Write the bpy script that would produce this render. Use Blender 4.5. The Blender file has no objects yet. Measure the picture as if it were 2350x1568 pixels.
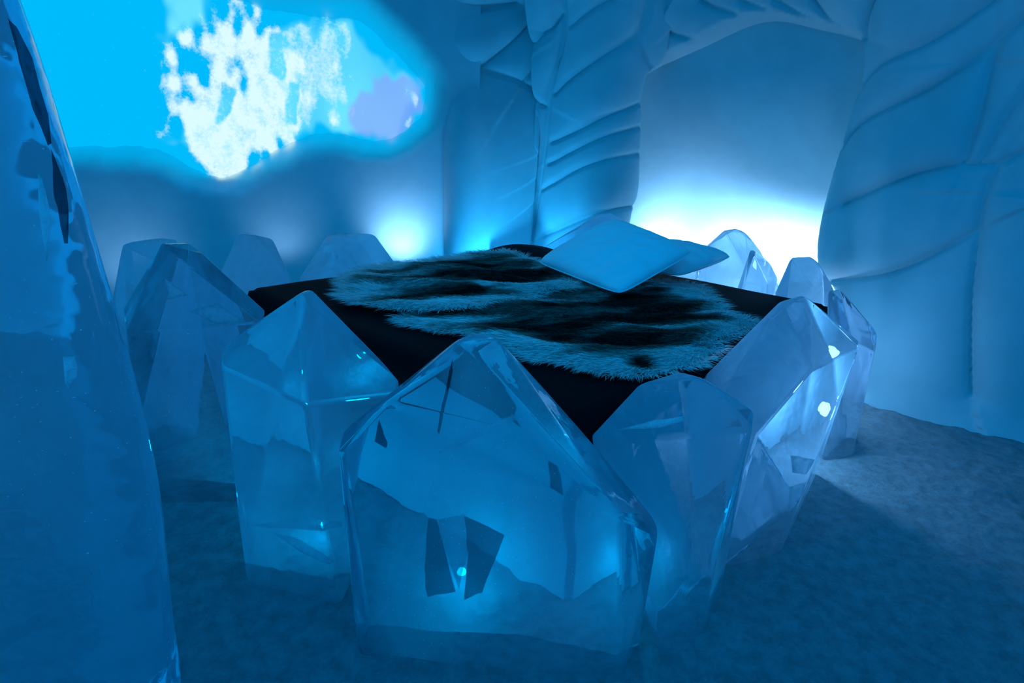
import bpy, bmesh, math, random
import numpy as np
from mathutils import Vector, Matrix, noise

scene = bpy.context.scene
# ------------------------------------------------------------------ camera
PITCH, ROLL = math.radians(19.2), math.radians(2.0)
cam_data = bpy.data.cameras.new('camera')
cam_data.sensor_width = 36.0
cam_data.lens = 1300.0 / 2350.0 * 36.0
cam_data.clip_start = 0.02
cam = bpy.data.objects.new('camera', cam_data)
scene.collection.objects.link(cam)
fwd = Vector((0, math.cos(PITCH), -math.sin(PITCH)))
up0 = Vector((0, math.sin(PITCH), math.cos(PITCH)))
rt0 = Vector((1, 0, 0))
rt = rt0 * math.cos(ROLL) + up0 * math.sin(ROLL)
up = up0 * math.cos(ROLL) - rt0 * math.sin(ROLL)
m = Matrix((rt, up, -fwd)).transposed().to_4x4()
m.translation = (0, 0, 1.4)
cam.matrix_world = m
scene.camera = cam
# ------------------------------------------------------------------ world and exposure
world = bpy.data.worlds.new('world'); scene.world = world
world.use_nodes = True
bgn = world.node_tree.nodes['Background']
bgn.inputs[0].default_value = (0.0, 0.315, 0.84, 1)
bgn.inputs[1].default_value = 1.05
scene.view_settings.view_transform = 'Standard'
scene.view_settings.look = 'None'
scene.view_settings.exposure = 0.0
scene.view_settings.gamma = 1.0
scene.view_settings.use_curve_mapping = False
scene.cycles.max_bounces = 12
scene.cycles.transmission_bounces = 12
scene.cycles.transparent_max_bounces = 8
scene.cycles.diffuse_bounces = 3
scene.cycles.glossy_bounces = 6
scene.cycles.sample_clamp_indirect = 3.0
scene.cycles.blur_glossy = 1.0
scene.cycles.use_denoising = True
# ------------------------------------------------------------------ lamps hidden on the floor behind the ice, and added fill lights
def lamp(name, loc, energy, col, radius):
    l = bpy.data.lights.new(name, 'POINT'); l.energy = energy; l.color = col; l.shadow_soft_size = radius
    o = bpy.data.objects.new(name, l); o.location = loc; scene.collection.objects.link(o)
    return o
COOL = (0.46, 0.62, 1.0)
PALE = (0.26, 0.54, 1.0)
AZURE = (0.0, 0.50, 1.0)
def spot(name, loc, aim, energy, col, angle, blend=1.0, radius=0.06):
    l = bpy.data.lights.new(name, 'SPOT'); l.energy = energy; l.color = col
    l.spot_size = math.radians(angle); l.spot_blend = blend; l.shadow_soft_size = radius
    o = bpy.data.objects.new(name, l); o.location = loc; scene.collection.objects.link(o)
    o.rotation_euler = (Vector(aim) - Vector(loc)).to_track_quat('-Z', 'Y').to_euler()
    return o
spot('niche_spot', (1.23, 4.88, 0.36), (1.38, 5.16, 0.74), 80, COOL, 122, 1.0, 0.05)
spot('niche_spot', (1.72, 4.72, 0.36), (2.04, 5.02, 0.74), 62, COOL, 122, 1.0, 0.05)
spot('niche_spot', (2.08, 4.47, 0.36), (2.43, 4.77, 0.74), 66, COOL, 122, 1.0, 0.05)
spot('niche_spot', (2.37, 4.18, 0.36), (2.71, 4.45, 0.74), 55, COOL, 122, 1.0, 0.05)
spot('wall_spot', (-0.89, 4.24, 0.54), (-0.91, 4.52, 0.72), 18, COOL, 105, 1.0, 0.05)
spot('wall_spot', (-1.79, 4.12, 0.54), (-1.83, 4.42, 0.72), 2.6, COOL, 105, 1.0, 0.05)
spot('wall_spot', (-2.67, 3.78, 0.37), (-2.84, 4.15, 0.55), 4, COOL, 105, 1.0, 0.05)

lamp('corner_lamp', (-0.05, 4.34, 0.30), 36, (0.04, 0.46, 1.0), 0.08)
lamp('foot_lamp', (1.88, 2.94, 0.30), 3, PALE, 0.03)
lamp('foot_lamp', (1.30, 2.42, 0.30), 9, PALE, 0.032)
lamp('niche_fill', (1.78, 4.52, 0.25), 10, COOL, 0.03)  # unseen fill added so the niche crystal glows from behind
lamp('niche_fill', (2.02, 3.66, 0.30), 4, COOL, 0.03)  # unseen fill added to brighten the flat-tipped crystal by the pillar
spot('bed_fill', (-0.7, 1.5, 2.75), (0.35, 2.9, 0.65), 66, (0.0, 0.44, 1.0), 75, 1.0, 0.2)  # added overhead fill, brightens pillows, fur and front crystals
lamp('crystal_fill', (-0.12, 1.62, 0.05), 1.5, AZURE, 0.015)  # this and the next three: fills added to brighten the front crystals
lamp('crystal_fill', (-0.66, 1.88, 0.05), 1.6, AZURE, 0.015)
lamp('crystal_fill', (-1.10, 2.32, 0.12), 1.6, AZURE, 0.015)
lamp('crystal_fill', (0.45, 1.64, 0.10), 1.2, AZURE, 0.015)

CRYSTALS=[
  ('tall clear ice crystal block in the front centre, peak overlapping the near bed corner',[(-0.139, 1.36, 0.928), (-0.104, 1.42, 0.928), (-0.042, 1.44, 0.917), (-0.098, 1.3, 0.922), (0.065, 1.2, 0.736), (0.274, 1.14, 0.575), (0.214, 1.4, 0.644), (0.408, 1.3, 0.449), (0.415, 1.28, 0.419), (-0.43, 1.3, 0.686), (-0.419, 1.22, 0.669), (-0.295, 1.22, 0.81), (-0.412, 1.232, -0.01), (0.339, 1.194, -0.01), (0.418, 1.323, -0.01), (-0.392, 1.414, -0.01), (0.1, 1.42, -0.01)],0.2),
  ('blunt-topped ice crystal right of the front centre crystal, below the fur',[(0.396, 1.62, 0.713), (0.544, 1.7, 0.727), (0.591, 1.62, 0.741), (0.737, 1.55, 0.671), (0.707, 1.48, 0.641), (0.232, 1.47, 0.602), (0.342, 1.45, 0.607), (0.594, 1.33, -0.01), (0.724, 1.52, -0.01), (0.464, 1.286, -0.01), (0.491, 1.463, -0.01), (0.66, 1.72, -0.01)],0.32),
  ('large bright leaning ice crystal by the right bed corner, rippled at its foot',[(1.005, 2.08, 0.877), (1.113, 2.14, 0.889), (1.144, 2.12, 0.871), (1.365, 2.12, 0.714), (1.323, 2.05, 0.707), (1.05, 1.85, 0.688), (0.719, 1.98, 0.591), (0.714, 1.8, 0.565), (0.829, 1.7, 0.504), (0.765, 1.646, -0.01), (1.026, 1.746, -0.01), (1.434, 2.301, -0.01), (1.159, 2.185, -0.01)],0.3),
  ('slim pale ice crystal at the right foot of the bed beside the snow wall',[(1.554, 2.75, 0.772), (1.641, 2.8, 0.769), (1.751, 2.72, 0.642), (1.767, 2.62, 0.595), (1.709, 2.52, 0.529), (1.466, 2.52, 0.628), (1.522, 2.421, -0.01), (1.699, 2.473, -0.01), (1.849, 2.715, -0.01), (1.737, 2.755, -0.01)],0.25),
  ('small glowing flat-tipped ice crystal between the niche and the right snow pillar',[(1.632, 3.35, 0.827), (1.762, 3.38, 0.831), (1.833, 3.4, 0.787), (1.906, 3.3, 0.648), (1.534, 3.25, 0.639), (1.533, 3.2, 0.594), (1.851, 3.2, 0.527), (1.64, 3.25, -0.01), (2.0, 3.2, -0.01), (1.95, 3.4, -0.01), (1.66, 3.45, -0.01)],0.42),
  ('brightest ice crystal standing in the white glow of the niche behind the pillows',[(1.505, 4.15, 0.868), (1.609, 4.2, 0.877), (1.688, 4.2, 0.848), (1.834, 4.25, 0.71), (2.01, 4.2, 0.444), (1.351, 4.2, 0.679), (1.345, 4.1, 0.511), (1.685, 4.0, 0.546), (1.924, 4.05, 0.38), (1.45, 4.1, -0.01), (1.9, 4.1, -0.01), (2.0, 4.35, -0.01), (1.45, 4.4, -0.01)],0.42),
  ('narrow ice crystal sliver leaning in front of the brightest niche crystal',[(1.489, 3.6, 0.824), (1.541, 3.65, 0.809), (1.654, 3.65, 0.731), (1.724, 3.65, 0.627), (1.438, 3.5, 0.623), (1.588, 3.5, 0.629), (1.38, 3.5, -0.01), (1.6, 3.5, -0.01), (1.62, 3.7, -0.01), (1.4, 3.7, -0.01)],0.25),
  ('pale ice crystal peak rising directly behind the front pillow',[(0.626, 4.4, 0.924), (0.726, 4.45, 0.928), (0.888, 4.45, 0.855), (0.195, 4.4, 0.643), (1.084, 4.4, 0.572), (0.202, 4.44, 0.533), (0.3, 4.4, -0.01), (1.1, 4.25, -0.01), (1.1, 4.55, -0.01), (0.3, 4.6, -0.01), (0.7, 4.2, -0.01)],0.5),
  ('squat trapezoid ice crystal against the white wall glow, left of the fur',[(-1.247, 3.75, 0.792), (-1.131, 3.85, 0.799), (-0.942, 3.8, 0.804), (-0.806, 3.75, 0.633), (-1.403, 3.6, 0.527), (-1.137, 3.55, 0.661), (-0.762, 3.65, 0.48), (-1.4, 3.6, -0.01), (-0.75, 3.68, -0.01), (-0.75, 3.95, -0.01), (-1.35, 3.95, -0.01)],0.45),
  ('ice crystal with a slanted flat top standing by the wall behind the left bed corner',[(-1.659, 3.4, 0.843), (-1.55, 3.4, 0.834), (-1.479, 3.45, 0.805), (-1.33, 3.3, 0.598), (-1.742, 3.3, 0.637), (-1.75, 3.25, 0.542), (-1.698, 3.55, 0.825), (-1.95, 3.2, -0.01), (-1.35, 3.25, -0.01), (-1.35, 3.55, -0.01), (-1.9, 3.6, -0.01)],0.5),
  ('tiny rounded ice tip just above the left fur edge near the wall corner',[(-0.656, 3.9, 0.6), (-0.643, 3.95, 0.612), (-0.557, 3.95, 0.624), (-0.507, 3.9, 0.614), (-0.581, 3.8, 0.556), (-0.7, 3.85, -0.01), (-0.5, 3.85, -0.01), (-0.5, 4.05, -0.01), (-0.7, 4.05, -0.01)],0.5),
  ('tiny pale ice tip peeking over the fur left of the black blanket hump',[(-0.184, 4.55, 0.604), (-0.098, 4.6, 0.623), (0.008, 4.6, 0.623), (0.116, 4.6, 0.591), (-0.076, 4.5, 0.546), (-0.25, 4.5, -0.01), (0.15, 4.5, -0.01), (0.15, 4.7, -0.01), (-0.25, 4.7, -0.01)],0.5),
  ('dark blue faceted ice crystal with a broad sloping right flank, at the left bed corner',[(-1.27, 2.02, 1.021), (-1.281, 2.06, 1.018), (-1.247, 2.15, 1.005), (-1.18, 2.12, 0.971), (-0.924, 2.02, 0.783), (-0.909, 1.95, 0.761), (-1.426, 1.98, 0.783), (-1.374, 1.9, 0.719), (-1.413, 1.892, -0.01), (-1.091, 1.925, -0.01), (-1.141, 2.111, -0.01), (-1.654, 2.22, -0.01)],0.15),
  ('tall pale ice crystal half hidden at the far left, next to the big foreground pillar',[(-1.748, 2.5, 0.92), (-1.74, 2.55, 0.926), (-1.642, 2.62, 0.938), (-1.594, 2.66, 0.926), (-1.498, 2.6, 0.752), (-1.846, 2.45, 0.571), (-1.826, 2.4, 0.463), (-1.758, 2.305, -0.01), (-1.71, 2.308, -0.01), (-1.561, 2.426, -0.01), (-1.902, 2.632, -0.01)],0.3),
  ('pointed ice crystal with a smooth blue face, left of the front centre crystal',[(-0.626, 1.6, 0.968), (-0.614, 1.66, 0.972), (-0.594, 1.66, 0.956), (-0.834, 1.52, 0.825), (-0.808, 1.46, 0.79), (-0.339, 1.6, 0.711), (-0.338, 1.55, 0.68), (-0.542, 1.36, 0.727), (-0.85, 1.495, -0.01), (-0.516, 1.412, -0.01), (-0.509, 1.562, -0.01), (-0.853, 1.654, -0.01)],0.35),
]
WALL_PATH=[[-0.66,4.9],[-0.47,4.64],[-0.2,4.74],[0.12,4.93],[0.35,4.83],[0.7,4.66],[1.04,4.7],[1.35,4.5],[1.7,4.1],[2.0,3.75],[2.2,3.35],[2.52,2.98],[3.1,2.75],[3.6,2.2],[3.7,1.0],[3.7,-0.5]]
WINDOW_PATH=[[-4.6,0.6],[-4.3,2.2],[-3.6,3.6],[-2.6,4.25],[-1.6,4.45],[-0.62,4.55],[-0.3,4.64]]
CREASES=[[[-0.019,2.414],[0.054,2.23],[0.278,2.0],[0.403,1.927],[0.489,1.919],[0.693,1.879],[0.815,1.849],[0.967,1.776],[1.201,1.68]],[[-0.001,2.399],[0.353,2.295],[0.587,2.333],[0.725,2.367]],[[0.472,1.917],[0.657,2.05],[0.787,2.188],[0.876,2.341]],[[0.815,1.855],[0.916,2.001],[1.244,2.176],[1.354,2.275]],[[1.377,2.349],[1.358,2.093],[1.228,1.844],[1.203,1.634],[1.176,1.412],[1.108,1.071],[1.03,0.741],[1.004,0.436]],[[1.722,2.381],[1.713,2.211],[1.702,2.135],[1.644,2.041],[1.515,1.936],[1.363,1.841],[1.256,1.77]],[[1.783,1.719],[1.643,1.624],[1.458,1.514],[1.23,1.43]],[[1.827,1.559],[1.682,1.506],[1.489,1.405],[1.2,1.265]],[[1.84,1.366],[1.654,1.318],[1.423,1.225],[1.133,1.055]],[[1.868,0.97],[1.683,0.94],[1.467,0.836],[1.151,0.677]],[[1.413,2.195],[1.614,2.329]],[[1.702,2.135],[1.731,2.034],[1.8,1.945]],[[2.017,2.347],[1.883,2.224],[2.24,2.129],[2.364,2.114]],[[2.432,2.322],[2.545,2.264],[2.712,2.211]],[[2.736,2.285],[2.792,2.251],[2.908,2.213]],[[2.942,2.256],[3.045,2.189],[3.152,2.141],[3.326,2.086]],[[3.174,2.226],[3.269,2.123],[3.418,2.058],[3.562,2.005]],[[3.562,2.005],[3.578,2.1],[3.614,2.173]],[[3.53,1.746],[3.614,1.849],[3.716,1.9],[3.848,1.941],[3.961,2.003],[4.06,2.09]],[[3.459,1.442],[3.533,1.562],[3.719,1.659],[3.913,1.752],[4.055,1.864],[4.161,2.007]],[[3.528,1.118],[3.683,1.209],[3.883,1.319],[4.061,1.373],[4.201,1.38],[4.267,1.444],[4.358,1.524],[4.524,1.671]],[[3.498,0.632],[3.759,0.719],[3.931,0.807],[4.087,0.946],[4.204,1.068]],[[4.097,1.931],[4.097,1.77],[4.096,1.618],[4.077,1.384]],[[4.235,1.78],[4.171,1.578],[4.137,1.386]],[[4.201,1.38],[4.182,1.274],[4.199,1.079],[4.222,0.898],[4.254,0.662],[4.368,0.169]]]
ARCH=[[1.833,-0.1],[1.826,0.325],[1.85,0.73],[1.862,0.941],[1.895,1.079],[1.85,1.373],[1.821,1.588],[1.783,1.719],[1.778,1.848],[1.8,1.945],[2.35,2.114],[2.706,2.21],[2.908,2.213],[3.125,2.138],[3.339,2.081],[3.562,2.005],[3.553,1.811],[3.508,1.679],[3.45,1.468],[3.389,1.185],[3.361,0.965],[3.371,0.766],[3.433,0.633],[3.572,0.578],[3.718,0.241],[3.911,-0.1]]
WINDOW_OUTLINE=[[2.819,1.346],[3.779,1.341],[3.971,1.361],[4.191,1.341],[4.4,1.334],[4.528,1.278],[4.631,1.199],[4.742,1.159],[4.862,1.165],[5.029,1.278],[5.257,1.393],[5.449,1.474],[5.638,1.496],[5.826,1.458],[6.018,1.464],[6.181,1.53],[6.281,1.655],[6.302,1.789],[6.222,1.858],[6.1,1.968],[5.981,2.074],[5.895,2.153],[5.746,2.186],[5.508,2.174],[5.335,2.191],[5.108,2.219],[4.944,2.261],[4.88,2.411],[4.454,2.494],[3.035,2.24]]
HIDE_A=[[-0.861,2.662],[-0.903,2.9],[-0.936,3.136],[-0.816,3.36],[-0.627,3.484],[-0.427,3.631],[-0.269,3.78],[-0.094,3.812],[0.111,3.683],[0.267,3.452],[0.373,3.163],[0.348,3.035],[0.136,2.799],[-0.057,2.594],[-0.249,2.439],[-0.428,2.459],[-0.578,2.426],[-0.696,2.504]]
HIDE_B=[[-0.554,2.361],[-0.487,2.458],[-0.346,2.587],[-0.125,2.696],[0.116,2.886],[0.316,3.081],[0.547,3.168],[0.912,3.336],[1.078,3.194],[1.041,2.852],[1.063,2.6],[1.135,2.496],[0.962,2.324],[0.821,2.178],[0.808,2.059],[0.67,1.909],[0.559,1.841],[0.382,1.785],[0.195,1.864],[0.042,1.918],[-0.008,2.04],[-0.169,2.181],[-0.356,2.246],[-0.456,2.296]]
FROST_CORE=[[4.849,2.178],[4.995,2.225],[5.267,2.094],[5.334,1.876],[5.273,1.558],[5.159,1.343],[4.924,1.167],[4.745,1.177],[4.597,1.265],[4.677,1.534],[4.887,1.828],[4.74,1.984]]
FROST_SIDE=[[5.328,2.124],[5.686,2.17],[5.765,2.009],[5.687,1.75],[5.452,1.504],[5.19,1.344],[5.169,1.728]]
FROST_THIN=[[4.479,1.321],[4.641,1.474],[5.332,2.151],[5.806,2.176],[6.1,1.968],[6.283,1.772],[6.083,1.466],[5.64,1.511],[5.255,1.376],[4.862,1.165]]
FROST_TOP=[[4.646,2.441],[4.915,2.464],[4.839,2.098],[4.588,2.054]]
VIOLET=[[6.006,1.935],[6.128,1.869],[6.314,1.789],[6.279,1.625],[6.147,1.469],[5.857,1.459],[5.849,1.579],[5.938,1.789]]
VIOLET_SPECK=[[6.204,1.799],[6.299,1.789],[6.197,1.5],[6.133,1.514]]
FROST_HOLES=[[[5.238,2.093],[5.325,2.096],[5.295,1.79],[5.212,1.843]],[[4.736,1.956],[4.801,1.823],[4.786,1.71],[4.733,1.736],[4.738,1.875]],[[4.876,1.742],[4.99,1.72],[4.91,1.542],[4.813,1.48]],[[5.353,1.764],[5.413,1.766],[5.359,1.501],[5.298,1.499]]]
MARKS_A=[[-0.727,2.79,0.2,0.22,0.35],[-0.129,3.267,0.42,0.3,-0.55],[0.124,3.169,0.2,0.2,-0.3],[-0.427,2.452,0.13,0.05,1.3],[-0.241,2.565,0.13,0.05,1.5],[-0.06,2.668,0.12,0.05,1.5],[0.138,2.85,0.12,0.05,1.5],[0.287,3.035,0.1,0.05,0.7],[-0.144,2.846,0.04,0.05,0.8],[-0.173,2.779,0.05,0.03,-0.9],[-0.56,2.523,0.1,0.05,-0.3]]
MARKS_B=[[0.138,2.334,0.45,0.16,-0.6],[0.634,2.64,0.3,0.2,-0.55],[0.442,2.136,0.3,0.07,-0.5],[-0.273,2.317,0.14,0.1,0.5],[0.025,1.991,0.06,0.06,0.7],[0.242,1.877,0.14,0.05,0.5],[0.707,2.036,0.1,0.09,0.8],[0.481,1.909,0.05,0.04,-1.2],[0.889,2.39,0.15,0.06,0.3],[0.92,3.077,0.12,0.12,0.2]]
PILLAR_SHARDS=[[0,[[-0.563,0.66,1.127],[-0.546,0.66,1.129],[-0.545,0.66,1.118],[-0.559,0.66,1.114],[-0.566,0.66,1.086],[-0.569,0.66,1.092]]],[0,[[-0.574,0.7,1.347],[-0.57,0.7,1.342],[-0.579,0.7,1.264],[-0.589,0.7,1.241],[-0.585,0.7,1.285]]],[1,[[-0.598,0.74,1.52],[-0.591,0.74,1.511],[-0.585,0.74,1.441],[-0.581,0.74,1.382],[-0.586,0.74,1.379],[-0.597,0.74,1.446]]],[1,[[-0.583,0.74,1.376],[-0.581,0.74,1.307],[-0.587,0.74,1.257],[-0.592,0.74,1.257],[-0.591,0.74,1.323]]]]
INNER_SHARDS=[[0,1,[[-0.141,1.25,0.918],[-0.139,1.25,0.887],[-0.169,1.25,0.723],[-0.174,1.25,0.729],[-0.16,1.25,0.812]]],[0,1,[[-0.31,1.22,0.766],[-0.296,1.22,0.704],[-0.299,1.22,0.688],[-0.326,1.22,0.707]]],[0,1,[[-0.203,1.3,0.453],[-0.179,1.3,0.45],[-0.129,1.3,0.216],[-0.209,1.3,0.19],[-0.215,1.3,0.296]]],[0,1,[[-0.106,1.3,0.467],[0.002,1.3,0.415],[-0.057,1.3,0.22],[-0.104,1.3,0.191],[-0.095,1.3,0.346]]],[0,1,[[0.099,1.22,0.671],[0.123,1.22,0.656],[0.145,1.22,0.58],[0.107,1.22,0.601]]],[0,0,[[-0.18,1.24,0.667],[-0.083,1.24,0.738],[0.017,1.24,0.781],[0.022,1.24,0.769],[-0.078,1.24,0.716]]],[0,0,[[-0.176,1.28,0.46],[-0.107,1.28,0.481],[-0.096,1.28,0.362],[-0.12,1.28,0.235]]],[1,0,[[0.314,1.45,0.641],[0.41,1.45,0.669],[0.506,1.45,0.694],[0.514,1.45,0.681],[0.413,1.45,0.645]]],[14,0,[[-0.721,1.5,0.222],[-0.639,1.5,0.208],[-0.539,1.5,0.145],[-0.541,1.5,0.117],[-0.644,1.5,0.158]]],[14,0,[[-0.814,1.55,0.209],[-0.681,1.55,0.256],[-0.554,1.55,0.245],[-0.556,1.55,0.224],[-0.713,1.55,0.221]]],[2,0,[[1.019,1.85,0.357],[1.136,1.85,0.334],[1.117,1.85,0.269],[1.041,1.85,0.284]]],[2,0,[[1.035,1.85,0.227],[1.123,1.85,0.24],[1.112,1.85,0.173],[1.045,1.85,0.131]]],[12,0,[[-1.287,2.05,0.886],[-1.207,2.05,0.822],[-1.284,2.05,0.802]]],[12,0,[[-1.187,2.0,0.777],[-1.085,2.0,0.814],[-0.981,2.0,0.743],[-1.097,2.0,0.73]]]]

# ------------------------------------------------------------------ materials
def new_mat(name):
    mt = bpy.data.materials.new(name); mt.use_nodes = True
    nt = mt.node_tree; nt.nodes.clear()
    return mt, nt, nt.nodes, nt.links
def N(nodes, kind, **kw):
    n = nodes.new(kind)
    for k, v in kw.items():
        if k.startswith('i_'):
            key = k[2:]
            n.inputs[int(key) if key.isdigit() else key.replace('_', ' ')].default_value = v
        else: setattr(n, k, v)
    return n
def snow_mat(name, col, scale, bump, dist=0.01, thin=False, vary=0.93):
    mt, nt, nd, ln = new_mat(name)
    out = N(nd, 'ShaderNodeOutputMaterial'); b = N(nd, 'ShaderNodeBsdfPrincipled')
    b.inputs['Roughness'].default_value = 0.75
    b.inputs['Specular IOR Level'].default_value = 0.25
    tc = N(nd, 'ShaderNodeTexCoord')
    n1 = N(nd, 'ShaderNodeTexNoise', i_Scale=scale, i_Detail=8.0, i_Roughness=0.78)
    n2 = N(nd, 'ShaderNodeTexNoise', i_Scale=scale * 0.08, i_Detail=3.0)
    r = N(nd, 'ShaderNodeValToRGB')
    r.color_ramp.elements[0].position = 0.3; r.color_ramp.elements[1].position = 0.7
    r.color_ramp.elements[0].color = [c * vary for c in col] + [1]
    r.color_ramp.elements[1].color = list(col) + [1]
    bp = N(nd, 'ShaderNodeBump', i_Strength=bump, i_Distance=dist)
    for n in (n1, n2): ln.new(tc.outputs['Object'], n.inputs['Vector'])
    ln.new(n2.outputs[0], r.inputs[0]); ln.new(r.outputs[0], b.inputs['Base Color'])
    n3 = N(nd, 'ShaderNodeTexNoise', i_Scale=scale * .28, i_Detail=4.0); ln.new(tc.outputs['Object'], n3.inputs['Vector'])
    ad = N(nd, 'ShaderNodeMath', operation='ADD'); ln.new(n1.outputs[0], ad.inputs[0]); ln.new(n3.outputs[0], ad.inputs[1])
    if vary < .9:      # icy patches and loose grains in the trodden snow
        hf = N(nd, 'ShaderNodeMath', operation='MULTIPLY', i_1=.5); ln.new(ad.outputs[0], hf.inputs[0]); ln.new(hf.outputs[0], r.inputs[0])
        r.color_ramp.elements[0].position = .40; r.color_ramp.elements[1].position = .58
    ln.new(ad.outputs[0], bp.inputs['Height']); ln.new(bp.outputs[0], b.inputs['Normal'])
    ln.new(b.outputs[0], out.inputs[0])
    if thin:      # snow thinning out over the ice pane lets the daylight through
        a = N(nd, 'ShaderNodeAttribute', attribute_name='thinness'); t = N(nd, 'ShaderNodeBsdfTranslucent')
        t.inputs[0].default_value = (.80, .93, .97, 1); mx = N(nd, 'ShaderNodeMixShader')
        ln.new(a.outputs['Fac'], mx.inputs[0]); ln.new(b.outputs[0], mx.inputs[1]); ln.new(t.outputs[0], mx.inputs[2])
        ln.new(mx.outputs[0], out.inputs[0])
    return mt
SNOW_THIN = snow_mat('thinning_snow', (0.34, 0.61, 0.65), 90, 0.10, thin=True)
SNOW_WALL = snow_mat('packed_snow', (0.34, 0.61, 0.65), 90, 0.10)
SNOW_FLOOR = snow_mat('trodden_snow', (0.31, 0.50, 0.55), 70, 0.8, 0.03, vary=0.70)

def ice_mat(name, milk, tint=(0.86, 0.94, 0.99), rough=0.02, bump=0.10, zs=0.45):
    """clear block ice with milky veils and fine frost: refractive body, scattering cloudy zones"""
    mt, nt, nd, ln = new_mat(name)
    out = N(nd, 'ShaderNodeOutputMaterial')
    tc = N(nd, 'ShaderNodeTexCoord')
    g = N(nd, 'ShaderNodeBsdfGlass', i_IOR=1.31, i_Roughness=rough); g.inputs['Color'].default_value = (*tint, 1)
    df = N(nd, 'ShaderNodeBsdfDiffuse'); df.inputs['Color'].default_value = (0.62, 0.84, 0.97, 1)
    tr = N(nd, 'ShaderNodeBsdfTranslucent'); tr.inputs['Color'].default_value = (0.70, 0.92, 0.99, 1)
    m1 = N(nd, 'ShaderNodeMixShader', i_0=0.6)
    ln.new(df.outputs[0], m1.inputs[1]); ln.new(tr.outputs[0], m1.inputs[2])
    mp = N(nd, 'ShaderNodeMapping'); mp.inputs['Scale'].default_value = (1.0, 1.0, zs)
    mp.inputs['Rotation'].default_value = (0.3, 0.25, 0.4)
    ln.new(tc.outputs['Object'], mp.inputs[0])
    n1 = N(nd, 'ShaderNodeTexNoise', i_Scale=1.7, i_Detail=4.0, i_Roughness=0.55, i_Distortion=0.8)
    mr = N(nd, 'ShaderNodeMapRange'); mr.inputs[1].default_value = 0.38; mr.inputs[2].default_value = 0.66
    mr.inputs[3].default_value = max(0, milk - 0.20); mr.inputs[4].default_value = min(1, milk + 0.16)
    ln.new(mp.outputs[0], n1.inputs['Vector']); ln.new(n1.outputs[0], mr.inputs[0])
    # small trapped bubbles
    vo = N(nd, 'ShaderNodeTexVoronoi', i_Scale=70.0)
    vb = N(nd, 'ShaderNodeMath', operation='LESS_THAN', i_1=0.08); ln.new(tc.outputs['Object'], vo.inputs['Vector']); ln.new(vo.outputs['Distance'], vb.inputs[0])
    nb = N(nd, 'ShaderNodeMath', operation='GREATER_THAN', i_1=0.60); ln.new(n1.outputs[0], nb.inputs[0])
    mb = N(nd, 'ShaderNodeMath', operation='MULTIPLY'); ln.new(vb.outputs[0], mb.inputs[0]); ln.new(nb.outputs[0], mb.inputs[1])
    mx = N(nd, 'ShaderNodeMath', operation='MAXIMUM'); ln.new(mr.outputs[0], mx.inputs[0]); ln.new(mb.outputs[0], mx.inputs[1])
    m2 = N(nd, 'ShaderNodeMixShader')
    ln.new(mx.outputs[0], m2.inputs[0]); ln.new(g.outputs[0], m2.inputs[1]); ln.new(m1.outputs[0], m2.inputs[2])
    n2 = N(nd, 'ShaderNodeTexNoise', i_Scale=5.0, i_Detail=3.0)
    bp = N(nd, 'ShaderNodeBump', i_Strength=bump, i_Distance=0.05)
    ln.new(tc.outputs['Object'], n2.inputs['Vector']); ln.new(n2.outputs[0], bp.inputs['Height'])
    for n in (g, df, tr): ln.new(bp.outputs[0], n.inputs['Normal'])
    ln.new(m2.outputs[0], out.inputs[0])
    return mt

def fabric_mat(name, col, bump=0.3, scale=400, rough=0.9):
    mt, nt, nd, ln = new_mat(name)
    out = N(nd, 'ShaderNodeOutputMaterial'); b = N(nd, 'ShaderNodeBsdfPrincipled')
    b.inputs['Base Color'].default_value = (*col, 1); b.inputs['Roughness'].default_value = rough
    b.inputs['Specular IOR Level'].default_value = 0.1
    tc = N(nd, 'ShaderNodeTexCoord'); n1 = N(nd, 'ShaderNodeTexNoise', i_Scale=scale, i_Detail=2.0)
    bp = N(nd, 'ShaderNodeBump', i_Strength=bump, i_Distance=0.002)
    ln.new(tc.outputs['Object'], n1.inputs['Vector']); ln.new(n1.outputs[0], bp.inputs['Height'])
    ln.new(bp.outputs[0], b.inputs['Normal']); ln.new(b.outputs[0], out.inputs[0])
    return mt
BLACK = fabric_mat('black_fabric', (0.002, 0.002, 0.004))
COTTON = fabric_mat('white_cotton', (0.58, 0.80, 0.86), 0.2)

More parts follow.
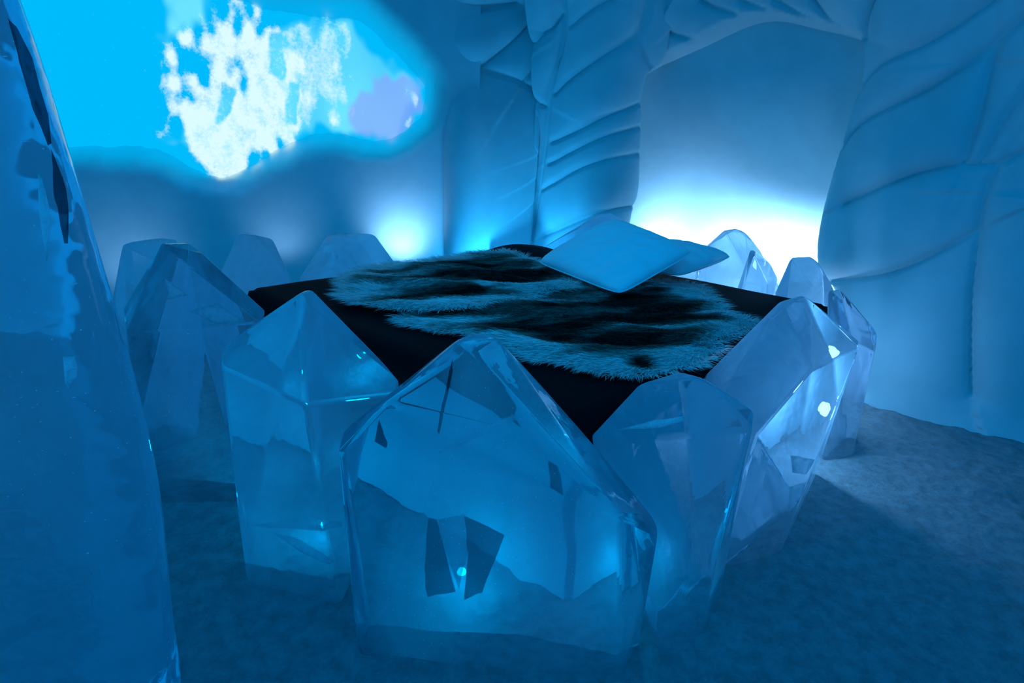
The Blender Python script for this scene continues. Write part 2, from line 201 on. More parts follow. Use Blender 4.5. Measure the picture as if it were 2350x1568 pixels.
def attr_mat(name, attr, emit=False, rough=0.6):
    mt, nt, nd, ln = new_mat(name)
    out = N(nd, 'ShaderNodeOutputMaterial'); a = N(nd, 'ShaderNodeAttribute', attribute_name=attr)
    if emit:
        tc = N(nd, 'ShaderNodeTexCoord')
        ms = N(nd, 'ShaderNodeMapping'); ms.inputs['Scale'].default_value = (1, 1, 1)
        nz = N(nd, 'ShaderNodeTexNoise', i_Scale=34.0, i_Detail=10.0, i_Roughness=0.72)
        ln.new(tc.outputs['Object'], ms.inputs[0]); ln.new(ms.outputs[0], nz.inputs['Vector'])
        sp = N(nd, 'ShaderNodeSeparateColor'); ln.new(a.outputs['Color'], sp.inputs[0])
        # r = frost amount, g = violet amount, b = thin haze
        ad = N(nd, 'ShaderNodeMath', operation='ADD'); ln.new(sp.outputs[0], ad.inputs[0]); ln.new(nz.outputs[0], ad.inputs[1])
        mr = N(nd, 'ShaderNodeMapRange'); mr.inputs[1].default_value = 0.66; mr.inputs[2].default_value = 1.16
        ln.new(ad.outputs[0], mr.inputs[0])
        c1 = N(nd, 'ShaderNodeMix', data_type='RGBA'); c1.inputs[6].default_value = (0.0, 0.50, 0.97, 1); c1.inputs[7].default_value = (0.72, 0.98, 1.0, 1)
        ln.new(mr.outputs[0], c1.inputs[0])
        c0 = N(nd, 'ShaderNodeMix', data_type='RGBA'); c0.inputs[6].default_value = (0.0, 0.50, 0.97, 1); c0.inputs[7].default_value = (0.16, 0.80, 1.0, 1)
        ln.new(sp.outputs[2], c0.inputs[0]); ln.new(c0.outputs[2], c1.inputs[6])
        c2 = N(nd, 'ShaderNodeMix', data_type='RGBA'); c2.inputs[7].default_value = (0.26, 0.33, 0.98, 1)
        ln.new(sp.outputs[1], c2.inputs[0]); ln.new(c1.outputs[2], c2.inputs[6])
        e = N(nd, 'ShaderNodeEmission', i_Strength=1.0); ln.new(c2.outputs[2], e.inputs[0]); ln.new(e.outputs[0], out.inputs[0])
    else:
        b = N(nd, 'ShaderNodeBsdfPrincipled'); b.inputs['Roughness'].default_value = rough
        b.inputs['Specular IOR Level'].default_value = 0.3
        t = N(nd, 'ShaderNodeBsdfTranslucent'); mx = N(nd, 'ShaderNodeMixShader', i_0=0.45)
        ln.new(a.outputs['Color'], b.inputs['Base Color']); ln.new(a.outputs['Color'], t.inputs[0])
        ln.new(b.outputs[0], mx.inputs[1]); ln.new(t.outputs[0], mx.inputs[2]); ln.new(mx.outputs[0], out.inputs[0])
    return mt
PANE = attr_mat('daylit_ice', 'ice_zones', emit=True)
FUR = attr_mat('reindeer_fur', 'fur_colour')

# ------------------------------------------------------------------ object helpers
def link(name, me, mat, parent=None, smooth=False):
    if mat: me.materials.append(mat)
    if smooth: me.polygons.foreach_set('use_smooth', [True] * len(me.polygons))
    o = bpy.data.objects.new(name, me); scene.collection.objects.link(o)
    if parent: o.parent = parent
    return o
def tag(o, label, cat, group=None, kind=None):
    if label: o['label'] = label
    if cat: o['category'] = cat
    if group: o['group'] = group
    if kind: o['kind'] = kind
    return o
def mesh_from(name, V, F):
    me = bpy.data.meshes.new(name)
    me.from_pydata([tuple(v) for v in V], [], [tuple(f) for f in F]); me.update()
    return me
def colour_attr(me, name, cols):
    at = me.color_attributes.new(name, 'FLOAT_COLOR', 'POINT')
    a = np.ones((len(cols), 4), dtype=np.float32); a[:, :3] = cols
    at.data.foreach_set('color', a.ravel())
def grid_faces(nu, nv, keep=None):
    F = []
    for i in range(nu - 1):
        for j in range(nv - 1):
            a = i * nv + j
            f = (a, a + nv, a + nv + 1, a + 1)
            if keep is None or all(keep[k] for k in f): F.append(f)
    return F
def compact(V, F):
    used = sorted({k for f in F for k in f}); mp = {k: i for i, k in enumerate(used)}
    return [V[k] for k in used], [tuple(mp[k] for k in f) for f in F], used
def fnoise(P, s, seed=0.0):
    return np.array([noise.noise(Vector((p[0] * s + seed, p[1] * s - seed, (p[2] * s if len(p) > 2 else seed)))) for p in P])
def seg_dist(U, Z, a, b):
    ax, az = a; bx, bz = b; dx, dz = bx - ax, bz - az; L2 = dx * dx + dz * dz + 1e-12
    t = np.clip(((U - ax) * dx + (Z - az) * dz) / L2, 0, 1)
    return np.hypot(U - ax - t * dx, Z - az - t * dz)
def poly_dist(U, Z, P, closed=True):
    d = np.full(U.shape, 1e9); n = len(P)
    for i in range(n if closed else n - 1): d = np.minimum(d, seg_dist(U, Z, P[i], P[(i + 1) % n]))
    return d
def poly_inside(U, Z, P):
    ins = np.zeros(U.shape, bool); n = len(P)
    for i in range(n):
        (x1, y1), (x2, y2) = P[i], P[(i + 1) % n]
        c = ((y1 > Z) != (y2 > Z)) & (U < (x2 - x1) * (Z - y1) / ((y2 - y1) if y2 != y1 else 1e-9) + x1)
        ins ^= c
    return ins
def signed(U, Z, P):       # positive inside
    d = poly_dist(U, Z, P); return np.where(poly_inside(U, Z, P), d, -d)
def smoothstep(x): x = np.clip(x, 0, 1); return x * x * (3 - 2 * x)
def chaikin(P, closed=True, n=2):
    for _ in range(n):
        Q = []; k = len(P)
        for i in range(k if closed else k - 1):
            a, b = P[i], P[(i + 1) % k]
            Q += [(a[0] * .75 + b[0] * .25, a[1] * .75 + b[1] * .25), (a[0] * .25 + b[0] * .75, a[1] * .25 + b[1] * .75)]
        if not closed: Q = [P[0]] + Q + [P[-1]]
        P = Q
    return P
def smoothpath(pts, n=12):
    out = []
    P = [(2 * pts[0][0] - pts[1][0], 2 * pts[0][1] - pts[1][1])] + [tuple(p) for p in pts] + [(2 * pts[-1][0] - pts[-2][0], 2 * pts[-1][1] - pts[-2][1])]
    for i in range(1, len(P) - 2):
        for k in range(n):
            t = k / n; a = []
            for c in (0, 1):
                p0, p1, p2, p3 = P[i - 1][c], P[i][c], P[i + 1][c], P[i + 2][c]
                a.append(.5 * (2 * p1 + (p2 - p0) * t + (2 * p0 - 5 * p1 + 4 * p2 - p3) * t * t + (3 * p1 - p0 - 3 * p2 + p3) * t ** 3))
            out.append(tuple(a))
    out.append(tuple(pts[-1])); return np.array(out)
class Wall:
    """a wall swept along a plan path; u runs along it, z up, lean pulls it inward with height"""
    def __init__(s, pts, lean):
        s.p = smoothpath(pts); s.lean = lean
        d = np.diff(s.p, axis=0); l = np.hypot(d[:, 0], d[:, 1])
        s.cum = np.concatenate([[0], np.cumsum(l)]); s.L = s.cum[-1]
        s.n = np.stack([d[:, 1] / l, -d[:, 0] / l], 1)
    def at(s, U, Z, H):
        x = np.interp(U, s.cum, s.p[:, 0]); y = np.interp(U, s.cum, s.p[:, 1])
        mid = (s.cum[1:] + s.cum[:-1]) / 2
        nx = np.interp(U, mid, s.n[:, 0]); ny = np.interp(U, mid, s.n[:, 1])
        o = s.lean * Z * Z * .5 * smoothstep((U - .55) / .6) + H
        return np.stack([x + nx * o, y + ny * o, Z], -1)

# ------------------------------------------------------------------ the snow walls
TOP = 3.0
W2 = Wall(WALL_PATH, 0.13)
def wall2_grid(u0, u1, st=0.0125):
    us = np.arange(u0, u1 + st * .5, st); zs = np.arange(-0.05, TOP + .01, st)
    U, Z = np.meshgrid(us, zs, indexing='ij'); return U, Z
def relief(U, Z):
    Hf = np.full(U.shape, 1.0)
    dmin = np.full(U.shape, 9.0)
    for c in CREASES:
        c = chaikin([tuple(p) for p in c], False, 2)
        d = np.full(U.shape, 9.0); sg = np.zeros(U.shape)
        for a, b in zip(c, c[1:]):
            dd = seg_dist(U, Z, a, b)
            if b[0] >= a[0]: q = (b, a)
            else: q = (a, b)
            side = (q[0][0] - q[1][0]) * (Z - q[1][1]) - (q[0][1] - q[1][1]) * (U - q[1][0])   # >0 above the crease
            sg = np.where(dd < d, side, sg); d = np.minimum(d, dd)
        w = np.where(sg > 0, 0.05, 0.15)
        Hf *= 1 - np.exp(-d / w) * 0.9
        dmin = np.minimum(dmin, d)
    arch_d = -signed(U, Z, ARCHS)
    Hf *= 1 - np.exp(-np.maximum(arch_d, 0) / 0.09)
    return 0.125 * Hf - 0.024 * np.exp(-(dmin / 0.015) ** 2), arch_d
ARCHS = chaikin([tuple(p) for p in ARCH], True, 2)
def build_wall2(mat, split=4.35):
    U, Z = wall2_grid(0.0, W2.L)
    Hh, ad = relief(U, Z)
    inside = -ad
    Hh = Hh - 0.30 * smoothstep((inside + 0.01) / 0.07) - 1.5 * np.maximum(inside - .03, 0)
    # soft hollows of hand-packed snow
    pts = np.stack([U.ravel() * 1.3, Z.ravel() * 1.3, np.zeros(U.size)], -1)
    Hh = Hh + 0.018 * fnoise(pts, 1.2, 4.1).reshape(U.shape)
    # the foot of the wall curves out into the floor
    Hh = Hh + 0.10 * np.exp(-np.maximum(Z, 0) / 0.10)
    P = W2.at(U, Z, Hh); keep = (inside < 0.17).ravel()
    F = grid_faces(U.shape[0], U.shape[1], keep)
    P = P.reshape(-1, 3); ku = int(split / .0125) * U.shape[1]
    for name, part in (('trim_1', [f for f in F if f[0] < ku]), ('wall_right', [f for f in F if f[0] >= ku])):
        V, Fp, _ = compact(P, part)
        o = link(name, mesh_from(name, V, Fp), mat, smooth=True); o['kind'] = 'structure'
build_wall2(SNOW_WALL)

def sheet(name, path, z0, z1, st, mat, amp=0.02, foot=0.1, lean=0.0):
    w = Wall(path, lean); us = np.arange(0, w.L, st); zs = np.arange(z0, z1, st)
    U, Z = np.meshgrid(us, zs, indexing='ij')
    Hh = amp * fnoise(np.stack([U.ravel(), Z.ravel(), np.zeros(U.size)], -1), 1.1, 9.3).reshape(U.shape) + foot * np.exp(-np.maximum(Z, 0) / 0.12)
    P = w.at(U, Z, Hh)
    o = link(name, mesh_from(name, P.reshape(-1, 3), grid_faces(*U.shape)), mat, smooth=True); o['kind'] = 'structure'
    return o
def build_niche():
    us = np.arange(1.35, 4.15, .03); zs = np.arange(-.05, 2.6, .03)
    U, Z = np.meshgrid(us, zs, indexing='ij')
    d0 = .24 + .75 * smoothstep((U - 1.5) / 1.3)
    dome = 1 - smoothstep((Z - .3) / 1.6)
    pts = np.stack([U.ravel(), Z.ravel(), np.zeros(U.size)], -1)
    H = -(.17 + (d0 - .17) * dome) + .015 * fnoise(pts, 1.4, 9.3).reshape(U.shape) + .09 * np.exp(-np.maximum(Z, 0) / .12)
    P = W2.at(U, Z, H)
    o = link('wall_back', mesh_from('wall_back', P.reshape(-1, 3), grid_faces(*U.shape)), SNOW_WALL, smooth=True); o['kind'] = 'structure'
build_niche()

W1 = Wall(WINDOW_PATH, 0.0)
def build_window_wall():
    st = 0.02
    us = np.concatenate([np.arange(0, 2.0, .1), np.arange(2.0, W1.L + .001, st)]); zs = np.arange(-0.05, TOP + .01, st)
    U, Z = np.meshgrid(us, zs, indexing='ij')
    outline = chaikin([tuple(p) for p in WINDOW_OUTLINE], True, 2)
    pts = np.stack([U.ravel(), Z.ravel(), np.zeros(U.size)], -1)
    wob = 0.03 * fnoise(pts, 5, 2.2).reshape(U.shape) + 0.012 * fnoise(pts, 17, 7.7).reshape(U.shape)
    sd = signed(U, Z, outline) + wob
    Hh = 0.03 * fnoise(pts, .9, 1.3).reshape(U.shape) + 0.09 * np.exp(-np.maximum(Z, 0) / 0.12)
    Hh = Hh - 0.16 * smoothstep((sd + 0.20) / 0.25) - 1.2 * np.maximum(sd - .03, 0)
    P = W1.at(U, Z, Hh)
    F = grid_faces(*U.shape, keep=(sd < 0.12).ravel())
    V, F, used = compact(P.reshape(-1, 3), F)
    me = mesh_from('wall_left', V, F); th = (.95 * smoothstep((sd + .26) / .19)).ravel()[used]
    colour_attr(me, 'thinness', np.stack([th, th, th], -1))
    o = link('wall_left', me, SNOW_THIN, smooth=True); o['kind'] = 'structure'
build_window_wall()
def build_pane():
    st = 0.012
    us = np.arange(2.5, 6.45, st); zs = np.arange(1.05, 2.95, st)
    U, Z = np.meshgrid(us, zs, indexing='ij')
    pts = np.stack([U.ravel(), Z.ravel(), np.zeros(U.size)], -1)
    n_lo = fnoise(pts * np.array([1, .45, 1]), 4.0, 3.3).reshape(U.shape)
    n_hi = fnoise(pts * np.array([1, .6, 1]), 13.0, 8.3).reshape(U.shape)
    def blob(poly, w, off=.5):
        return smoothstep((signed(U, Z, poly) + w * (n_lo * 1.5 + n_hi * .8) + w * off) / w)
    core = FROST_CORE; side = FROST_SIDE; thin = FROST_THIN; top = FROST_TOP
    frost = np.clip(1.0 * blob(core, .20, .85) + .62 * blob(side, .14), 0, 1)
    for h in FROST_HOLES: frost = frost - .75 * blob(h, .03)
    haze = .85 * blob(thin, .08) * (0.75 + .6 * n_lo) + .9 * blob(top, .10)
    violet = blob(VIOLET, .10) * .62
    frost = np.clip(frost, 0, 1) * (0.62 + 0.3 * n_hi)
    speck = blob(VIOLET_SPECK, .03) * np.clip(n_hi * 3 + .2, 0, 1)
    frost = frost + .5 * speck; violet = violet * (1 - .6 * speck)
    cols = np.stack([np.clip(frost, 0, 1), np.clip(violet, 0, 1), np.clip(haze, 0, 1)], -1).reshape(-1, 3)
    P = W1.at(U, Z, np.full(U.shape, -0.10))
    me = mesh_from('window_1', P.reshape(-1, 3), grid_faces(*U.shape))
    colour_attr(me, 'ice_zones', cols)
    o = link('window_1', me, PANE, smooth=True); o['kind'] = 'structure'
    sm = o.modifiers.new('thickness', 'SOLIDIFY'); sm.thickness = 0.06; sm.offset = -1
build_pane()

# ------------------------------------------------------------------ floor and ceiling
def build_floor():
    xs = np.concatenate([np.arange(-4.8, -1.9, .06), np.arange(-1.9, 3.3, .0145), np.arange(3.3, 3.9, .05)])
    ys = np.concatenate([np.arange(-1.2, .8, .1), np.arange(.8, 3.5, .0145), np.arange(3.5, 5.5, .05)])
    X, Y = np.meshgrid(xs, ys, indexing='ij')
    P = np.stack([X.ravel(), Y.ravel(), np.zeros(X.size)], -1)
    clump = fnoise(P, 11, 5.2)
    h = .016 * fnoise(P, 1.7, 1.1) + .008 * fnoise(P, 6, 2.3) + .006 * np.maximum(clump, -.1) + .0045 * fnoise(P, 30, 7.7) * (1 + clump)
    h += .022 * np.maximum(0, fnoise(P, 3.1, 9.4))
    P[:, 2] = h
    o = link('floor', mesh_from('floor', P, grid_faces(len(xs), len(ys))), SNOW_FLOOR, smooth=True); o['kind'] = 'structure'
build_floor()
def build_ceiling():
    xs = np.linspace(-4.7, 3.8, 60); ys = np.linspace(1.9, 5.6, 30)
    V = [(x, y, TOP - .06 + .35 * (1 - ((x + .4) / 4.4) ** 2)) for x in xs for y in ys]
    o = link('ceiling', mesh_from('ceiling', V, grid_faces(len(xs), len(ys))), SNOW_WALL, smooth=True); o['kind'] = 'structure'
build_ceiling()

# ------------------------------------------------------------------ bed
BN, BR, BF, BL = Vector((0.20, 1.46)), Vector((1.69, 2.95)), Vector((0.13, 4.38)), Vector((-1.38, 2.86))
def bed_xy(a, b):          # a,b in 0..1 ; N->R is a, N->L is b
    return (BN * (1 - a) + BR * a) * (1 - b) + (BL * (1 - a) + BF * a) * b
def bed_z(x, y):
    z = 0.65 + 0.006 * noise.noise(Vector((x * 3, y * 3, 0)))
    z += 0.065 * math.exp(-((x - .02) ** 2 + (y - 4.05) ** 2) / .10)
    z += 0.012 * math.exp(-((x + .35) ** 2 + (y - 3.5) ** 2) / .06)
    return z
def build_bedspread():
    n = 70; V = []; F = []
    idx = {}
    ts = np.linspace(0, 1, n)
    for i, a in enumerate(ts):
        for j, b in enumerate(ts):
            p = bed_xy(a, b); e = min(a, 1 - a, b, 1 - b) * 2.1
            z = bed_z(p.x, p.y) - (0.018 * (1 - e / .04) ** 2 if e < .04 else 0)
            V.append((p.x, p.y, z))
    F = grid_faces(n, n)
    # skirt hanging down the four sides
    ring = [i * n for i in range(n)] + [(n - 1) * n + j for j in range(1, n)] + [i * n + n - 1 for i in range(n - 2, -1, -1)] + [j for j in range(n - 2, 0, -1)]
    c = Vector((.16, 2.92)); prev = ring; base = len(V)
    for k, (dz, off) in enumerate(((.03, .012), (.09, .008), (.14, .004), (.14, -.03))):
        cur = []
        for r_i, r in enumerate(ring):
            x, y, z = V[r]; d = Vector((x, y)) - c; d.normalize()
            o2 = off + .004 * math.sin(r_i * .35) * (k > 0)
            V.append((x + d.x * o2, y + d.y * o2, z - dz)); cur.append(len(V) - 1)
        for r_i in range(len(ring)):
            q = (r_i + 1) % len(ring); F.append((prev[r_i], cur[r_i], cur[q], prev[q]))
        prev = cur
    o = link('bedspread', mesh_from('bedspread', V, F), BLACK, smooth=True)
    tag(o, 'flat black fabric bedspread covering the diamond-turned bed', 'bedspread')
build_bedspread()
def build_bed():
    bm = bmesh.new(); c = (BN + BR + BF + BL) / 4
    lo = []; hi = []
    for p in (BN, BR, BF, BL):
        q = c + (p - c) * .93
        lo.append(bm.verts.new((q.x, q.y, -.01))); hi.append(bm.verts.new((q.x, q.y, .625)))
    for i in range(4): bm.faces.new((lo[i], lo[(i + 1) % 4], hi[(i + 1) % 4], hi[i]))
    bm.faces.new(hi); bm.faces.new(lo[::-1])
    bmesh.ops.bevel(bm, geom=bm.edges[:], offset=.02, segments=2, affect='EDGES')
    me = bpy.data.meshes.new('bed'); bm.to_mesh(me); bm.free()
    o = link('bed', me, SNOW_WALL)
    tag(o, 'snow block bed platform under the black bedspread, ringed by ice crystals', 'bed')
build_bed()

# ------------------------------------------------------------------ ice crystals
def crystal(label, pts, milk, seed):
    bm = bmesh.new()
    for p in pts: bm.verts.new(p)
    r = bmesh.ops.convex_hull(bm, input=bm.verts[:])
    junk = [v for v in bm.verts if not v.link_faces]
    if junk: bmesh.ops.delete(bm, geom=junk, context='VERTS')
    bmesh.ops.dissolve_limit(bm, angle_limit=math.radians(4), verts=bm.verts[:], edges=bm.edges[:])
    bmesh.ops.recalc_face_normals(bm, faces=bm.faces[:])
    size = max(p[2] for p in pts)
    bmesh.ops.bevel(bm, geom=bm.edges[:], offset=0.011, segments=3, affect='EDGES', profile=.5, clamp_overlap=True)
    bmesh.ops.triangulate(bm, faces=[f for f in bm.faces if len(f.verts) > 4])
    me = bpy.data.meshes.new('ice_crystal'); bm.to_mesh(me); bm.free()
    o = link('ice_crystal', me, ice_mat('block_ice', milk), smooth=False)
    for p in me.polygons: p.use_smooth = p.area < .0025
    tag(o, label, 'ice crystal', 'ice crystals ringing the bed')
    return o
ICE = [crystal(label, pts, milk, k) for k, (label, pts, milk) in enumerate(CRYSTALS)]

def shard_mat(name, col, alpha, dark):
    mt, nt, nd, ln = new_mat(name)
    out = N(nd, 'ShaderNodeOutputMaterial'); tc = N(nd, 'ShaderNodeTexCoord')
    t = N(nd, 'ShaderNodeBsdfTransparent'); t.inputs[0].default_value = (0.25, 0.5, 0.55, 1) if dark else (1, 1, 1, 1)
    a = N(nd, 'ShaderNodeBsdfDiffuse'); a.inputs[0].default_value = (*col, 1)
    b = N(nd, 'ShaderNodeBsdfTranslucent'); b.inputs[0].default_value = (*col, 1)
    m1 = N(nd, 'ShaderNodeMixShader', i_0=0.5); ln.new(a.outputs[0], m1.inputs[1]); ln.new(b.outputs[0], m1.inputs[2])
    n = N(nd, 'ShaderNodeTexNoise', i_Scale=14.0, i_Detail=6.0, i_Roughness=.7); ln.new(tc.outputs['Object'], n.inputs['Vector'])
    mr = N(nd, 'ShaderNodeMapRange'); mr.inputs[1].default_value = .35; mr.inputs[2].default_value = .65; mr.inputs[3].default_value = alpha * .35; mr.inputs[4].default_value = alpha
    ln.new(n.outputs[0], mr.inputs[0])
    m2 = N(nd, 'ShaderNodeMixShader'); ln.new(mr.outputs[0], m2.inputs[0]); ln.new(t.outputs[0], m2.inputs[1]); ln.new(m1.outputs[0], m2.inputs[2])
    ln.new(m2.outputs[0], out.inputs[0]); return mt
CRACK_AND_GLINT = shard_mat('crack_and_glint', (.80, .93, .98), .75, False)  # serves frosted cracks and painted-in glints of refracted light
DARK_REFRACTION = shard_mat('dark_refraction', (.03, .12, .15), .38, True)  # dark colour imitates dark things seen refracted through the ice
def inner_shard(parent, pts, dark, label=None):
    """a thin, slightly bowed wedge inside the block, for cracks and for imitated refractions and glints"""
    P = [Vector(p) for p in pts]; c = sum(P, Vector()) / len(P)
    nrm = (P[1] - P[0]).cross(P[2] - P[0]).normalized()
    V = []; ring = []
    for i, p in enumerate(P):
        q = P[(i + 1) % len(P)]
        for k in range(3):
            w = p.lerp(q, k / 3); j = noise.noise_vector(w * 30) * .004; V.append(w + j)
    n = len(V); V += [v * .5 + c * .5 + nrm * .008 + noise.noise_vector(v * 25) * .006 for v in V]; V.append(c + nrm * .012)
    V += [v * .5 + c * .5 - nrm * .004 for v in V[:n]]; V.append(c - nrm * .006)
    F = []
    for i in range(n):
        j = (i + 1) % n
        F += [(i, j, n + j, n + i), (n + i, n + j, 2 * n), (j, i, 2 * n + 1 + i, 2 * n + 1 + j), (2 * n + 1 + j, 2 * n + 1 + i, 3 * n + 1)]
    o = link('inner_shard', mesh_from('inner_shard', V, F), DARK_REFRACTION if dark else CRACK_AND_GLINT, parent, smooth=True)
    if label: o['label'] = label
for k, dark, pts in INNER_SHARDS: inner_shard(ICE[k], pts, dark, 'added dark shard imitating the bed refracted in the ice' if dark else 'pale sheet inside the ice, for cracks and refracted light')  # dark shards added as refracted bed, some pale ones as refracted light

def ice_pillar():
    # right-hand profile, radius : tapering carved column standing next to the viewer
    prof = [(-.69, -.02, .30), (-.685, .34, .29), (-.655, .6, .28), (-.636, .825, .27), (-.648, 1.10, .26), (-.66, 1.30, .25), (-.675, 1.49, .23), (-.69, 1.6, .21), (-.75, 1.85, .17), (-.85, 2.05, .08)]
    nseg = 11; rnd = random.Random(5); ang = sorted([(i + rnd.uniform(-.3, .3)) / nseg * math.tau for i in range(nseg)])
    V = []; F = []
    for x, z, r in prof:
        for a in ang:
            k = 1 + .06 * math.sin(3 * a + z * 2.0)
            V.append((x - r + r * k * math.cos(a), .87 + r * .72 * k * math.sin(a), z + .04 * math.sin(a * 2 + z * 3) * (0 if z < 0 else 1)))
    for i in range(len(prof) - 1):
        for j in range(nseg):
            q = (j + 1) % nseg
            F.append((i * nseg + j, i * nseg + q, (i + 1) * nseg + q, (i + 1) * nseg + j))
    F.append(tuple(range(nseg))[::-1]); F.append(tuple(range((len(prof) - 1) * nseg, len(prof) * nseg)))
    me = mesh_from('ice_pillar', V, F)
    o = link('ice_pillar', me, ice_mat('pillar_ice', .14, rough=.04, bump=.25, zs=.12), smooth=True)
    s = o.modifiers.new('soften', 'SUBSURF'); s.levels = 2; s.render_levels = 2
    for dark, pts in PILLAR_SHARDS: inner_shard(o, pts, dark, 'added dark shard imitating the bed refracted in the ice' if dark else 'added pale shard imitating a sparkle in the ice')  # shards added to imitate sparkle and dark streaks in the pillar
    tag(o, 'towering rounded ice pillar cut off by the left frame edge, nearest to the viewer', 'ice pillar')
ice_pillar()

# ------------------------------------------------------------------ pillows
def pillow(label, L, B, R, T, puff, seed, cornerpull=.03):
    n = 44; V = []; F = []
    L, B, R, T = map(Vector, (L, B, R, T))
    nrm = ((R - L).cross(T - B)).normalized()
    if nrm.z < 0: nrm = -nrm
    t = np.linspace(0, 1, n)
    def P(a, b, side):
        # pull the sides in between the corners
        wa = a + cornerpull * (0.5 - a) * 4 * b * (1 - b) * (1 if 1 else 0) * .6
        wb = b + cornerpull * (0.5 - b) * 4 * a * (1 - a) * .6
        p = (L * (1 - wa) + B * wa) * (1 - wb) + (T * (1 - wa) + R * wa) * wb
        cc = (abs(2 * a - 1) * abs(2 * b - 1)) ** 5
        p = p + ((L + B + R + T) / 4 - p) * .07 * cc
        e = max(0, min(1, 4 * a * (1 - a))) * max(0, min(1, 4 * b * (1 - b)))
        h = puff * e ** .42
        # creases radiating from the seams
        w = noise.noise(Vector((a * 9 + seed, b * 2.2, seed))) * (1 - b) + noise.noise(Vector((a * 2.0, b * 9 + seed, seed + 3))) * a
        w += .5 * noise.noise(Vector((a * 16 - b * 9 + seed, b * 5, seed + 7)))
        h += .015 * w * min(1, e * 4) * (1 if side > 0 else .5)
        return p + nrm * h * side * (1 if side > 0 else .55)
    for side in (1, -1):
        for a in t:
            for b in t: V.append(P(a, b, side))
    fs = grid_faces(n, n); F = fs + [tuple(k + n * n for k in f[::-1]) for f in fs]
    bm = bmesh.new()
    vs = [bm.verts.new(v) for v in V]
    for f in F: bm.faces.new([vs[k] for k in f])
    bmesh.ops.remove_doubles(bm, verts=bm.verts[:], dist=.0008)
    bmesh.ops.recalc_face_normals(bm, faces=bm.faces[:])
    me = bpy.data.meshes.new('pillow'); bm.to_mesh(me); bm.free()
    o = link('pillow', me, COTTON, smooth=True)
    tag(o, label, 'pillow', 'pillows at the head of the bed')
    # piped seam round the rim
    V = []; F = []; rim = [(a, 0) for a in t] + [(1, b) for b in t[1:]] + [(a, 1) for a in t[::-1][1:]] + [(0, b) for b in t[::-1][1:-1]]
    C = [P(a, b, 1) for a, b in rim]; k = 6
    for i, c in enumerate(C):
        d = (C[(i + 1) % len(C)] - C[i - 1]).normalized(); s = d.cross(nrm).normalized(); u = s.cross(d)
        for j in range(k):
            an = j / k * math.tau; V.append(c + (s * math.cos(an) + u * math.sin(an)) * .0035)
    for i in range(len(C)):
        q = (i + 1) % len(C)
        for j in range(k): F.append((i * k + j, i * k + (j + 1) % k, q * k + (j + 1) % k, q * k + j))
    link('seam', mesh_from('seam', V, F), COTTON, o, smooth=True)
    return o
pillow('smooth plump pillow propped up on top, its peak pointing up', (.125, 3.43, .725), (.535, 2.77, .70), (.985, 3.08, .88), (.575, 3.44, 1.005), .088, 1.7)
pillow('crumpled pillow underneath, only its right corner sticking out', (.54, 3.56, .74), (.92, 3.12, .735), (1.33, 3.44, .80), (.94, 3.82, .81), .09, 5.2)

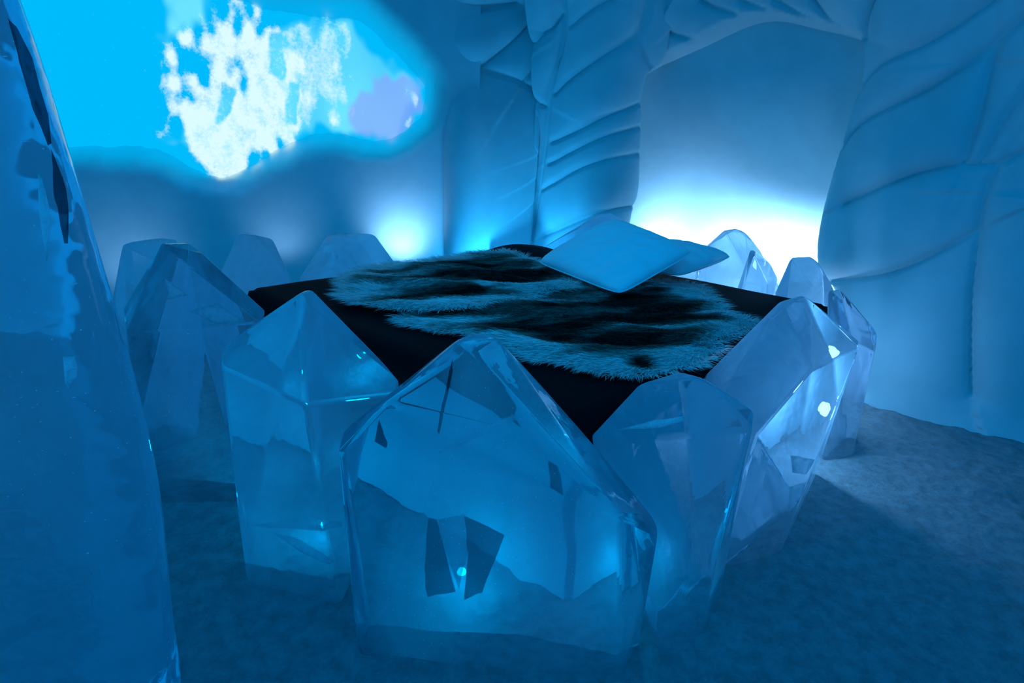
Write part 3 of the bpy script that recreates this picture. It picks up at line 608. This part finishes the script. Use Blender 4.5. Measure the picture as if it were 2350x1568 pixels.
# ------------------------------------------------------------------ reindeer hides
def hide(name, label, outline, lift, flow, seed, nhair, pale):
    out = chaikin([tuple(p) for p in outline], True, 1)
    xs = [p[0] for p in out]; ys = [p[1] for p in out]
    def hz(x, y, d):
        f = .040 * noise.noise(Vector((x * 2.2 + seed, y * 5 + seed, 1))) + .016 * noise.noise(Vector((x * 4 + seed, y * 13, 2)))
        return bed_z(x, y) + lift + max(0, f + .012) * min(1, max(0, d) / .08)
    st = .016
    us = np.arange(min(xs) - .05, max(xs) + .05, st); vs = np.arange(min(ys) - .05, max(ys) + .05, st)
    U, Y = np.meshgrid(us, vs, indexing='ij')
    pts = np.stack([U.ravel(), Y.ravel(), np.zeros(U.size)], -1)
    sd = signed(U, Y, out) + .05 * fnoise(pts, 6, seed).reshape(U.shape)
    Zg = np.array([hz(a, b, d) for a, b, d in zip(U.ravel(), Y.ravel(), sd.ravel())])
    V = np.stack([U.ravel(), Y.ravel(), Zg], -1); keep = (sd > .004).ravel()
    V2, F, used = compact(V, grid_faces(*U.shape, keep=keep))
    def pigment(X, Yv, D):
        """fur markings: dark saddle, pale belly rim, streaks running along the hair"""
        fx, fy = flow
        al = X * fx + Yv * fy; ac = -X * fy + Yv * fx
        s1 = fnoise(np.stack([al * .9, ac * 2.6, np.full(X.shape, seed)], -1), 3.0, seed)
        s2 = fnoise(np.stack([al, ac * 5, np.full(X.shape, seed + 2)], -1), 9.0, seed)
        t = .40 + np.exp(-np.maximum(D, 0) / .10) * 1.0 + .85 * s1 + .35 * s2
        for (cx, cy, rx, ry, w) in pale:
            t = t + w * np.exp(-((X - cx) / rx) ** 2 - ((Yv - cy) / ry) ** 2)
        t = np.clip(t, 0, 1)[:, None]
        dark = np.array([.012, .010, .008]); mid = np.array([.22, .21, .18]); lt = np.array([.97, .98, .98])
        return np.where(t < .45, dark + (mid - dark) * (t / .45), mid + (lt - mid) * ((t - .45) / .55) ** 1.2)
    me = mesh_from(name, V2, F)
    sdu = sd.ravel()[used]; Va = np.array(V2)
    colour_attr(me, 'fur_colour', pigment(Va[:, 0], Va[:, 1], sdu) * .8)
    o = link(name, me, FUR, smooth=True)
    tag(o, label, 'reindeer hide', 'reindeer hides on the bed')
    # fur: individual tapering hairs
    rng = np.random.default_rng(int(seed * 10))
    X = rng.uniform(min(xs) - .03, max(xs) + .03, nhair * 3); Yv = rng.uniform(min(ys) - .03, max(ys) + .03, nhair * 3)
    D = signed(X, Yv, out) + .05 * fnoise(np.stack([X, Yv, X * 0], -1), 6, seed)
    ok = D > .002; X, Yv, D = X[ok][:nhair], Yv[ok][:nhair], D[ok][:nhair]
    Zr = np.array([hz(a, b, d) for a, b, d in zip(X, Yv, D)])
    e = .01
    gx = signed(X + e, Yv, out) - signed(X - e, Yv, out); gy = signed(X, Yv + e, out) - signed(X, Yv - e, out)
    gl = np.hypot(gx, gy) + 1e-9; ox, oy = -gx / gl, -gy / gl
    wgt = np.exp(-np.maximum(D, 0) / .05)[:, None] * .9
    n1 = fnoise(np.stack([X, Yv, X * 0], -1), 5, seed + 5); n2 = fnoise(np.stack([X, Yv, X * 0], -1), 22, seed + 8)
    base = np.stack([np.cos(np.arctan2(flow[1], flow[0]) + n1 * 1.1 + n2 * .5), np.sin(np.arctan2(flow[1], flow[0]) + n1 * 1.1 + n2 * .5)], -1)
    dr = base * (1 - wgt) + np.stack([ox, oy], -1) * wgt
    dr += rng.normal(0, .16, dr.shape); dr /= np.linalg.norm(dr, axis=1)[:, None]
    ln_ = (.028 + .045 * np.exp(-np.maximum(D, 0) / .08)) * rng.uniform(.6, 1.25, len(X))
    el = np.clip(.34 + .22 * n2 + rng.normal(0, .10, len(X)), .08, 1.0)
    root = np.stack([X, Yv, Zr - .002], -1)
    hd = np.concatenate([dr * np.cos(el)[:, None], np.sin(el)[:, None]], 1)
    tipd = np.concatenate([dr * np.cos(el * .1)[:, None], np.sin(el * .1)[:, None]], 1)
    side = np.stack([-dr[:, 1], dr[:, 0], np.zeros(len(X))], -1)
    side[:, 2] = rng.uniform(-.6, .6, len(X))
    w = rng.uniform(.0010, .0019, len(X))[:, None]
    mid = root + hd * (ln_ * .5)[:, None]; tip = mid + tipd * (ln_ * .5)[:, None]
    Vh = np.stack([root - side * w, root + side * w, mid + side * w * .8, mid - side * w * .8, tip], 1).reshape(-1, 3)
    k = len(X); b = np.arange(k) * 5
    me = bpy.data.meshes.new('fur')
    me.vertices.add(k * 5); me.vertices.foreach_set('co', Vh.astype(np.float32).ravel())
    loops = np.stack([b, b + 1, b + 2, b + 3, b + 3, b + 2, b + 4], 1).ravel()
    me.loops.add(k * 7); me.loops.foreach_set('vertex_index', loops.astype(np.int32))
    starts = np.stack([np.arange(k) * 7, np.arange(k) * 7 + 4], 1).ravel()
    me.polygons.add(k * 2); me.polygons.foreach_set('loop_start', starts.astype(np.int32))
    me.update(calc_edges=True); me.validate()
    pc = pigment(X, Yv, D) * rng.uniform(.6, 1.4, (k, 1))
    colour_attr(me, 'fur_colour', np.clip(np.repeat(pc, 5, axis=0), 0, .9))
    f = link('fur', me, FUR, o); f['kind'] = 'stuff'
    return o
hide('reindeer_hide', 'brown reindeer hide with pale fringe lying at the far left of the bed', HIDE_A, .034, (-.93, -.35), 3.1, 42000,
     MARKS_A)
hide('reindeer_hide', 'darker reindeer hide with black back and ruffled white front edge, partly under the pillows', HIDE_B, .012, (-.95, -.30), 6.4, 46000,
     MARKS_B)
print('scene built', len(bpy.data.objects))
